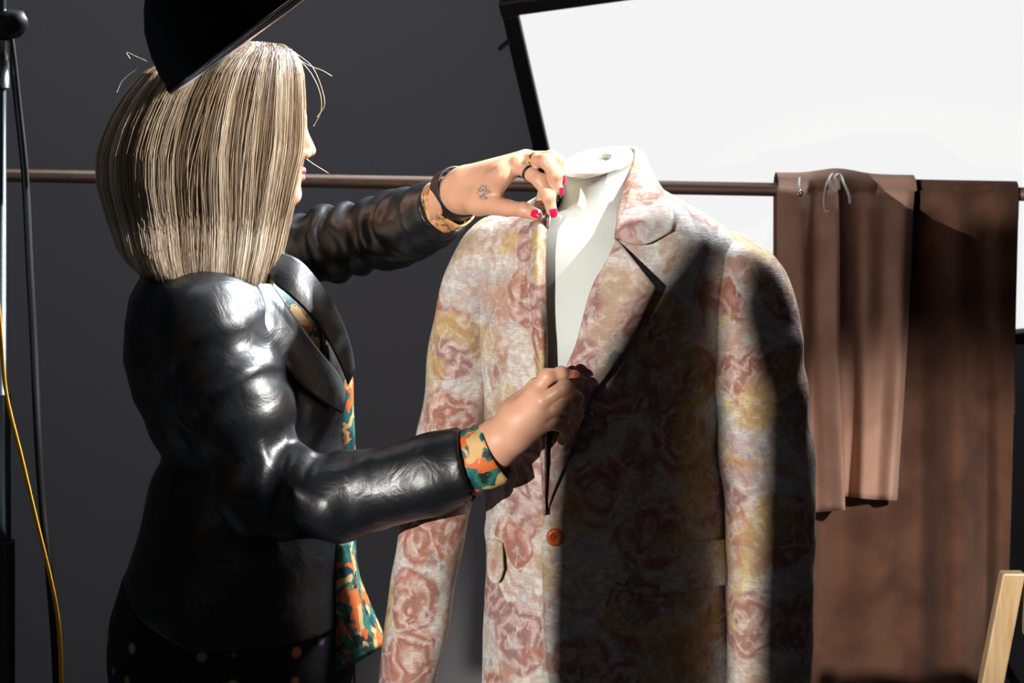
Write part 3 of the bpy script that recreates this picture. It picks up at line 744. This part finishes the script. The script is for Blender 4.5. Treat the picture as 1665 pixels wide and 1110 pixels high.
# lower (right) hand
W2=A3(806,722,-.160)
li=[A3(868,640,-.195),A3(890,612,-.196),A3(912,607,-.190),A3(930,611,-.180)]
lm=[A3(882,652,-.205),A3(918,630,-.212),A3(938,648,-.200),A3(936,672,-.186)]
lr=[A3(884,672,-.200),A3(920,660,-.212),A3(938,674,-.200),A3(932,694,-.186)]
l5=[A3(876,692,-.192),A3(906,688,-.202),A3(922,700,-.194),A3(914,716,-.182)]
lt=[A3(838,668,-.165),A3(872,628,-.165),A3(900,622,-.165),A3(925,622,-.166)]
lo=np.minimum(A3(765,800,-.25),A3(765,800,-.12)); hi=np.maximum(A3(965,585,-.25),A3(965,585,-.12))
h2=Field([lo[0],-.245,lo[2]],[hi[0],-.11,hi[2]],.0014)
h2.chain([A3(740,750,-.15),W2],[.034,.027],.01)
h2.cone(W2+np.array([.0,0,.008]),W2-np.array([0,0,.008]),.0245,.0245,.012)
for m_ in (li,lm,lr,l5): h2.cone(W2+(m_[0]-W2)*.15,m_[0],.021,.0122,.013)
h2.chain([W2+np.array([.01,.0,.01]),lt[0],lt[1]],[.017,.017,.011],.012)
h2.cone(W2+(li[0]-W2)*.5,W2+(l5[0]-W2)*.5,.020,.019,.012)
finger(h2,li,.0108,.0074); finger(h2,lm,.0108,.0074); finger(h2,lr,.0102,.0072); finger(h2,l5,.009,.0064); finger(h2,lt[1:],.0105,.008)
parts.append(mkf(None,h2,None,None))
# --- body under the clothes, down to the feet
bf=Field([PX(150,WY),-.25,0],[PX(790,WY),.42,PZ(380,WY)],.008)
wt=Loft([(415,300,430,.06),(440,250,450,.115),(470,234,480,.150),(520,228,515,.160),(580,226,540,.158),(640,240,545,.150),(735,285,540,.130),(800,262,545,.140),(900,232,545,.155),(1000,200,550,.165),(1110,205,550,.165),(1180,215,540,.155)],WY,2.2)
bf.loft(wt.rows(),.02,2.2)
for s_ in (-1,1):
    hp=A3(372,1100,WY+s_*.085); kn=np.array([pb.x+.02,WY+s_*.085,.48]); an=np.array([pb.x-.01,WY+s_*.085,.08])
    bf.chain([hp,kn,an],[.088,.055,.036],.02); bf.cone(an-np.array([.02,0,.04]),an+np.array([.13,s_*.02,-.05]),.03,.024,.02)
NS=[A3(340,530,-.03),A3(425,798,-.10),A3(765,757,-.15)]; FS_=[A3(440,420,.27),A3(640,374,.17),A3(736,328,-.005)]
bf.chain(NS,[.05,.04,.026],.02); bf.chain(FS_,[.048,.038,.026],.02)
parts.append(mkf(None,bf,None,None))
vs=[];fsa=[];o_=0
for v_,f_ in parts: vs.append(v_); fsa.append(f_+o_); o_+=len(v_)
body=mk('body',np.concatenate(vs),np.concatenate(fsa),M['skin'],woman)
# eyes, lips, nails
def ball(c,r,seg=20):
    vs=[];f=[]
    for i in range(seg+1):
        for k in range(seg): 
            t=math.pi*i/seg; a=2*math.pi*k/seg; vs.append(V(c)+V((r*math.sin(t)*math.cos(a),r*math.sin(t)*math.sin(a),r*math.cos(t))))
    return vs,grid_faces(seg+1,seg,cv=True)
for s_ in (-1,1):
    e=mk('eye',*ball(h_(.0745,s_*.031,0),.0122),M['eye'],woman)
    mk('iris',*lathe_geo([(0,.0009),(.004,.0006),(.0056,-.001)],h_(.0745,s_*.031,0)+RH@np.array([.0120,0,0]),fw_,20),M['iris'],e)
lf_=Field(Hc-np.array([-.04,.06,.11]),Hc+np.array([.13,.06,-.03]),.0012)
lf_.chain([h_(.080,-.024,-.066),h_(.0945,-.007,-.0605),h_(.0955,0,-.062),h_(.0945,.007,-.0605),h_(.080,.024,-.066)],[.002,.0042,.0038,.0042,.002],.003)
lf_.chain([h_(.080,-.022,-.068),h_(.0935,0,-.0715),h_(.080,.022,-.068)],[.002,.0052,.002],.003)
mkf('lips',lf_,M['lip'],woman)
def nail(tip,prev,normal,mat,w=.0052,l=.0105):
    t=(V(tip)-V(prev)).normalized(); n=V(normal); n=(n-t*n.dot(t)).normalized(); s=t.cross(n); vs=[]
    for i in range(9):
        for j in range(9):
            u=i/8*2-1; v=j/8*2-1; ww=w*(1-.25*max(0,u)**2); r=.0078
            vs.append(V(tip)+t*(u*l*.55+.002)+s*v*ww+n*(r-.0025*v*v+.0006-.0012*max(0,u)**2))
    return mk('fingernail',vs,grid_faces(9,9),mat,woman,solid=.0008)
nail(ut[3],ut[2],(.15,-1,.05),M['nail']); nail(ui[3],ui[2],(.35,-1,.1),M['nail']); nail(um[3],um[2],(1,-.4,0),M['nail']); nail(ur[3],ur[2],(1,-.2,.1),M['nail'])
nail(lm[3],lm[2],(.5,-1,0),M['nail2']); nail(lr[3],lr[2],(.5,-1,0),M['nail2']); nail(li[3],li[2],(0,-.8,.6),M['nail2'])
rc=um[0]*.45+um[1]*.55
mk('ring',*lathe_geo([(.0100,-.002),(.0115,-.0016),(.0115,.0016),(.0100,.002),(.0100,-.002)],rc,um[1]-um[0],32),M['gold'],woman)
mk('black_ring',*lathe_geo([(.0098,-.0022),(.0113,-.0018),(.0113,.0018),(.0098,.0022),(.0098,-.0022)],ui[0]*.5+ui[1]*.5,ui[1]-ui[0],32),M['black'],woman)
# --- leather jacket
JT=Loft([(405,300,440,.075),(425,262,452,.110),(450,232,478,.150),(480,216,506,.172),(520,209,538,.180),(580,206,560,.178),(640,222,566,.168),(735,266,564,.148),(800,245,566,.155),(900,216,570,.172),(960,198,572,.182),(1015,190,574,.186)],WY,2.25)
jf=Field([PX(150,WY),-.24,PZ(1040,WY)],[PX(800,-.1),.42,PZ(268,WY)],.0033)
jf.loft(JT.rows(),.02,2.25)
jf.chain([A3(318,512,.02),NS[0],A3(388,660,-.07),NS[1]],[.068,.070,.067,.062],.03)
jf.chain([NS[1],A3(560,808,-.125),A3(700,770,-.145),A3(790,745,-.155)],[.062,.058,.051,.048],.014)
jf.chain([A3(390,430,.20),FS_[0],A3(545,395,.22),FS_[1]],[.062,.060,.053,.056],.025)
jf.chain([FS_[1],A3(700,350,.06),A3(760,315,-.03)],[.056,.047,.040],.012)
# cut the sleeve ends, hem and front opening
def half(a,nv,lo,hi,rad=.09):
    a=np.array(a); nv=np.array(nv)/np.linalg.norm(nv)
    def fn(X,Y,Z):
        d=-((X-a[0])*nv[0]+(Y-a[1])*nv[1]+(Z-a[2])*nv[2]); r=np.sqrt((X-a[0])**2+(Y-a[1])**2+(Z-a[2])**2)-rad
        return np.maximum(d,r)
    return fn,a-rad,a+rad
c2=A3(762,757,-.15); d2=A3(790,745,-.155)-A3(700,770,-.145); d2[0]+=.01
fn,lo,hi=half(c2,d2,0,0); jf.add(fn,lo,hi,.003,True)
jf.cone(c2-d2/np.linalg.norm(d2)*.03,c2+d2/np.linalg.norm(d2)*.02,.043,.043,.003,True)
c1=A3(722,334,.02); d1=A3(760,315,-.03)-A3(700,350,.06)
fn,lo,hi=half(c1,d1,0,0); jf.add(fn,lo,hi,.003,True)
hz0,hz1=PZ(912,WY),PZ(1004,WY); hx0,hx1=PX(190,WY),PX(345,WY)
def hem(X,Y,Z):
    zz=np.interp(X,[hx0,(hx0+hx1)/2,hx1,hx1+.3],[hz0,hz0*.35+hz1*.65,hz1,hz1+.01]); return (Z-zz)
jf.add(hem,[PX(100,WY),-.24,.6],[PX(800,WY),.42,1.2],.002,True)
vz=[PZ(p,WY) for p in (640,600,560,520,480,450,430,400)]
v0=[.004,.008,.018,.030,.040,.048,.052,.06]      # half opening
dirv=(math.cos(math.radians(-38)),math.sin(math.radians(-38)))
def vee(X,Y,Z):
    cx=PX(400,WY); w=np.interp(Z,vz,v0,left=-.01); f=(X-cx)*dirv[0]+(Y-WY)*dirv[1]; s=-(X-cx)*dirv[1]+(Y-WY)*dirv[0]
    return np.maximum(np.abs(s)-w, .03-f)
jf.add(vee,[PX(390,WY),-.1,PZ(650,WY)],[PX(620,WY),.3,PZ(385,WY)],.004,True)
def segt(v,a,b):
    ba=b-a; t=np.clip(((v-a)@ba)/(ba@ba),0,1); d=np.linalg.norm(v-a-t[:,None]*ba,axis=1); return t,d
def jdisp(v):
    out=wnoise(v,5,5)*.0016
    ca=math.pi
    def arm(a,b,R,K,amp,c,wd,ph):
        t,d=segt(v,a,b); m=np.clip(1-(d-R)/.02,0,1); ba=(b-a)/np.linalg.norm(b-a)
        s=np.cross(ba,[0,1,0]); s/=np.linalg.norm(s); q=np.cross(s,ba); r=v-a; ang=np.arctan2(r@q,r@s)
        g=np.exp(-((t-c)/wd)**2); n=wnoise(v,7,4,2)
        w=np.sin(K*t+1.6*np.sin(ang+ph)+2.2*n); w=np.sign(w)*np.abs(w)**.8
        return amp*w*g*m*np.clip((t*12),0,1)*np.clip((1-t)*14,0,1)
    out+=arm(NS[0],NS[1],.085,21,.0034,.45,.4,0.5)
    out+=arm(NS[1],A3(765,757,-.15),.07,26,.0034,.22,.33,1.2)
    out+=arm(FS_[0],FS_[1],.075,31,.0042,.5,.5,.3)
    out+=arm(FS_[1],c1,.065,16,.004,.3,.4,2.0)
    # body drag folds
    u=(v[:,0]-PX(400,WY)); out+=.0025*np.sin(60*(v[:,2]-.6*u)+3*wnoise(v,3,3))*np.exp(-((v[:,2]-PZ(760,WY))/.09)**2)*(v[:,1]<.1)
    return out
jacket=mkf('leather_jacket',jf,M['leather'],woman,jdisp,2)
def wsurf(px,py,off): return JT.front(px,py,off)
def wp(rows,name,m=36,n=16,mat='leather',par=None,bulge=.006,solid=.003):
    R=np.array(catmull(rows,10)); ii=np.linspace(0,len(R)-1,m); R=np.stack([np.interp(ii,range(len(R)),R[:,k]) for k in range(R.shape[1])],1); vs=[]
    for r in R:
        a=P(r[0],r[1],r[2]); b=P(r[3],r[4],r[5])
        for j in range(n):
            u=j/(n-1); p=a.lerp(b,u); p+=V((.35,-1,.3)).normalized()*bulge*math.sin(math.pi*u); vs.append(p)
    return mk(name,vs,grid_faces(m,n),M[mat],par or jacket,solid=solid)
# far lapel catches the light, near lapel lies on the near panel
wp([(446,416,.04,436,440,.01),(466,414,.03,446,460,-.005),(494,430,.025,468,478,-.01),(524,467,.028,497,505,-.007),(550,510,.035,528,545,.002),(569,560,.045,552,590,.02),(576,600,.05,566,625,.035)],'lapel',bulge=.004)
def near(px,py,off=.008):
    q=wsurf(px,py,off); return q.y
nr=[(424,440,408,455),(452,478,425,520),(486,526,452,580),(520,572,490,625),(548,606,528,655),(563,640,556,672)]
wp([(a,b,near(a,b,.004),c,d,near(c,d,.010)) for a,b,c,d in nr],'lapel',bulge=.006)
# upright collar around the neck
vs=[];NN=40
for i in range(NN):
    a=math.radians(-40+ (i/(NN-1))*-300+10)   # open at the front
    cxy=np.array([PX(352,WY),WY])
    for r,zz in ((.070,PZ(445,WY)),(.068,PZ(425,WY)),(.072,PZ(410,WY)),(.080,PZ(415,WY)),(.092,PZ(440,WY))):
        vs.append(V((cxy[0]+r*math.cos(a),cxy[1]+r*math.sin(a)*1.05,zz)))
mk('collar',vs,grid_faces(NN,5),M['leather'],jacket,solid=.003,sub=1)
# seam across the upper arm
sp=[P(x,y,Y) for x,y,Y in ((300,628,-.115),(340,618,-.134),(385,610,-.143),(425,606,-.130),(452,606,-.105))]
# --- blouse
BL_=Loft([(412,318,430,.06),(450,255,470,.115),(480,240,498,.13),(520,235,532,.115),(580,232,566,.10),(620,240,574,.075),(735,285,577,.065),(800,262,578,.065),(900,232,580,.07),(960,222,581,.075),(1000,222,583,.08),(1040,222,585,.08)],WY,2.5)
blf=Field([PX(180,WY),-.08,PZ(1060,WY)],[PX(640,WY),.32,PZ(400,WY)],.004)
blf.loft(BL_.rows(),.01,2.5)
blouse=mkf('blouse',blf,M['blouse'],woman,lambda v:wnoise(v*np.array([1,1,.5]),8,5)*.002,1)
vs=[]; 
for i in range(24):
    t=i/23
    for j in range(25):
        u=j/24; a=math.pi*u; xo=ninterp([(0,574),(.35,585),(.65,604),(1,628)],t); w=math.sin(a)
        px=545+(xo-545)*w**.7; py=(880+165*t)+ (1-w)*47*t
        vs.append(P(px+2*math.sin(u*9+t*3)*t,py,WY-.075*math.cos(a)*(1+.3*t)))
mk('blouse_hem',vs,grid_faces(24,25),M['blouse'],blouse,solid=.002)
def cuff(name,a,b,ra,rb_,mat,par,th=.0022,seg=40,wav=.002):
    a=V(a);b=V(b);t=(b-a).normalized(); s=t.cross(V((0,1,0))).normalized(); q=s.cross(t); vs=[]
    for i in range(12):
        u=i/11; r=ra+(rb_-ra)*u
        for k in range(seg):
            an=2*math.pi*k/seg; rr=r+wav*math.sin(3*an+u*5)+wav*.5*math.sin(7*an+2*u)
            vs.append(a.lerp(b,u)+s*math.cos(an)*rr+q*math.sin(an)*rr*.85)
    return mk(name,vs,grid_faces(12,seg,cv=True),mat,par,solid=th)
cuff('cuff',A3(750,760,-.15),A3(808,733,-.160),.041,.040,M['blouse'],blouse)
cuff('cuff',A3(704,345,.045),A3(738,326,-.012),.036,.036,M['cuff'],blouse)
cuff('wristband',A3(736,318,-.01),A3(748,311,-.035),.037,.036,M['rubber'],woman,.003,wav=0)
# --- skirt
ST=Loft([(890,226,556,.155),(930,206,562,.168),(1000,184,574,.178),(1060,180,577,.182),(1110,186,576,.182),(1250,212,566,.18),(1500,220,560,.18),(1700,222,558,.18)],WY,2.2)
vs=[]
for i in range(80):
    z=PZ(1700,WY)+(PZ(890,WY)-PZ(1700,WY))*i/79
    for k in range(96):
        a=2*math.pi*k/96; fl=max(0,(PZ(1100,WY)-z))*.06*math.sin(9*a); vs.append(ST.pt(a,z,fl))
mk('skirt',vs,grid_faces(80,96,cv=True),M['skirt'],woman,solid=.002)
for s_ in (-1,1):
    sf=Field([pb.x-.12,WY+s_*.09-.08,-.005],[pb.x+.22,WY+s_*.09+.08,.14],.005)
    sf.cone([pb.x-.04,WY+s_*.085,.045],[pb.x+.13,WY+s_*.105,.035],.042,.036,.01); sf.cone([pb.x-.03,WY+s_*.085,.05],[pb.x-.02,WY+s_*.085,.11],.042,.045,.02)
    sf.add(lambda X,Y,Z: Z-.001+0*X+0*Y,[-2,-1,-1],[2,1,.05],.002,True)
    mkf('shoe',sf,M['leather'],woman)
# ---------------------------------------------------------------- hair
HE=np.array([ # py, x back, x front, half width
 (68,395,440,.02),(72,355,465,.045),(82,315,484,.065),(96,275,495,.082),(120,236,503,.096),(160,203,507,.106),(205,178,508,.112),(250,164,507,.116),(300,166,504,.118),(350,180,498,.118),(400,200,490,.115),(440,225,478,.108),(480,250,470,.10)],float)
def henv(py):
    I=lambda k: np.interp(py,HE[:,0],HE[:,k]); xb,xf=I(1),I(2)
    return (PX(1,WY)-PX(0,WY))*((xb+xf)/2-832.5),(PX(1,WY)-PX(0,WY))*(xf-xb)/2,I(3)
def strands(n, layer, seed):
    rng=np.random.default_rng(seed); vs=[];fc=[];tone=[]; K=18
    for i in range(n):
        az=rng.uniform(-math.pi,math.pi)           # 0 = +X, negative = camera side
        if abs(az-.10)<.42: continue
        rl=layer[0]+(layer[1]-layer[0])*rng.random()
        # end height
        side=abs(az)/math.pi                          # 0 front, 1 back
        end=np.interp(math.cos(az),[-1,-.3,.2,.6,.9],[412,434,444,464,486])+rng.normal(0,8)
        fr=max(0,1-(abs(az-.1)-.42)/.9)               # nearness to the face edge
        w1=rng.uniform(-.05,.05); ph=rng.uniform(0,6.28); clump=math.sin(az*17+1.7+1.5*math.sin(az*5))*.5+math.sin(az*43+.4)*.35+math.sin(az*91)*.15
        start=rng.uniform(68,92) if rng.random()<.8 else rng.uniform(92,180)
        tn=.50+.42*clump+rng.normal(0,.16); w=rng.uniform(.00035,.0007)
        a0=az+rng.normal(0,.02); pts=[]
        for k in range(K):
            t=k/(K-1); py=start+(end-start)*t**1.15
            cx,a,b=henv(min(py,480)); q=rl+.022*clump*min(1,t*1.5)
            aa=a0+w1*t+.01*math.sin(ph+5*t)
            # front locks sweep back and inwards lower down
            back=fr*np.interp(py,[0,240,300,360,480],[0,0,.14,.24,.30])
            aa=aa+math.copysign(back,aa-.1)
            c,s=math.cos(aa),math.sin(aa); e=2/2.7
            inward=1-.16*max(0,(py-400)/80)**2*side
            if s<0: b=b*(1+.50*min(1,max(0,(py-350)/90))**1.3)
            x=cx+a*q*inward*math.copysign(abs(c)**e,c); y=WY+b*q*inward*math.copysign(abs(s)**e,s)
            pts.append((x,y,PZ(py,WY)))
        pts=np.array(pts); base=len(vs); d=np.gradient(pts,axis=0); d/=np.linalg.norm(d,axis=1)[:,None]+1e-9
        ctr_=np.array([PX(340,WY),WY,0]); out=pts-ctr_; out[:,2]=0; out/=np.linalg.norm(out,axis=1)[:,None]+1e-9
        sd=np.cross(d,out); sd/=np.linalg.norm(sd,axis=1)[:,None]+1e-9
        ww=w*np.array([1-.75*(k/(K-1))**3 for k in range(K)])[:,None]
        tri=np.stack([pts+sd*ww,pts+out*ww,pts-sd*ww],1)
        vs.extend(tri.reshape(-1,3).tolist())
        for k in range(K-1):
            for j in range(3):
                fc.append((base+3*k+j,base+3*k+(j+1)%3,base+3*k+3+(j+1)%3,base+3*k+3+j))
            
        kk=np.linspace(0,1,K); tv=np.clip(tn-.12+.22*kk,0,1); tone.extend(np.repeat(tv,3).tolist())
    return vs,fc,tone
vs,fc_,tone=strands(9000,(.94,1.0),3)
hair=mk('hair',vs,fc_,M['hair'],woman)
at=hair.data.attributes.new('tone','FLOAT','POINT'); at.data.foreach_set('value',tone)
# dense mass beneath the strands
hs=Field([PX(150,WY),-.02,PZ(480,WY)],[PX(520,WY),.26,PZ(60,WY)],.004)
rows_=[]
for r in HE: 
    cx,a,b=henv(r[0]); rows_.append((PZ(r[0]+6,WY),cx,WY,a*.93,b*.93))
hs.loft(rows_,.01,2.6)
fcut=h_(.06,0,-.02)
def face_cut(X,Y,Z):
    x=(X-Hc[0])*fw_[0]+(Y-Hc[1])*fw_[1]; y=(X-Hc[0])*lf[0]+(Y-Hc[1])*lf[1]
    wy=np.interp(Z,[PZ(480,WY),PZ(330,WY),PZ(200,WY),PZ(150,WY),PZ(120,WY)],[.085,.075,.06,.045,.0])
    return np.maximum(np.maximum(np.abs(y)-wy, .045-x), Z-PZ(130,WY))
hs.add(face_cut,[PX(380,WY),-.02,PZ(480,WY)],[PX(525,WY),.26,PZ(120,WY)],.004,True)
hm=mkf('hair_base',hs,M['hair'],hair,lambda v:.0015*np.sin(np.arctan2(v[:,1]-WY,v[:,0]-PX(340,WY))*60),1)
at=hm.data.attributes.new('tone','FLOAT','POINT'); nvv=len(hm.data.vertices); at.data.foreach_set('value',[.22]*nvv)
# stray hairs
for pts in ([(480,90,0),(505,118,0),(520,150,0),(522,180,0),(510,205,0)],[(470,85,.05),(500,105,.05),(525,115,.05),(540,124,.05)],[(498,258,0),(512,268,0),(535,282,0)],[(212,96,.05),(206,85,.05),(222,92,.05),(240,100,.05)],[(478,84,.02),(510,112,.02),(528,165,.02),(516,190,.02)],[(225,110,.1),(200,130,.1),(190,150,.1)]):
    st=mk('stray_hair',*tube_geo(catmull([P(a,b,WY-.03+c) for a,b,c in pts],6),.0004,4),M['hair'],hair)
    at=st.data.attributes.new('tone','FLOAT','POINT'); at.data.foreach_set('value',[.8]*len(st.data.vertices))
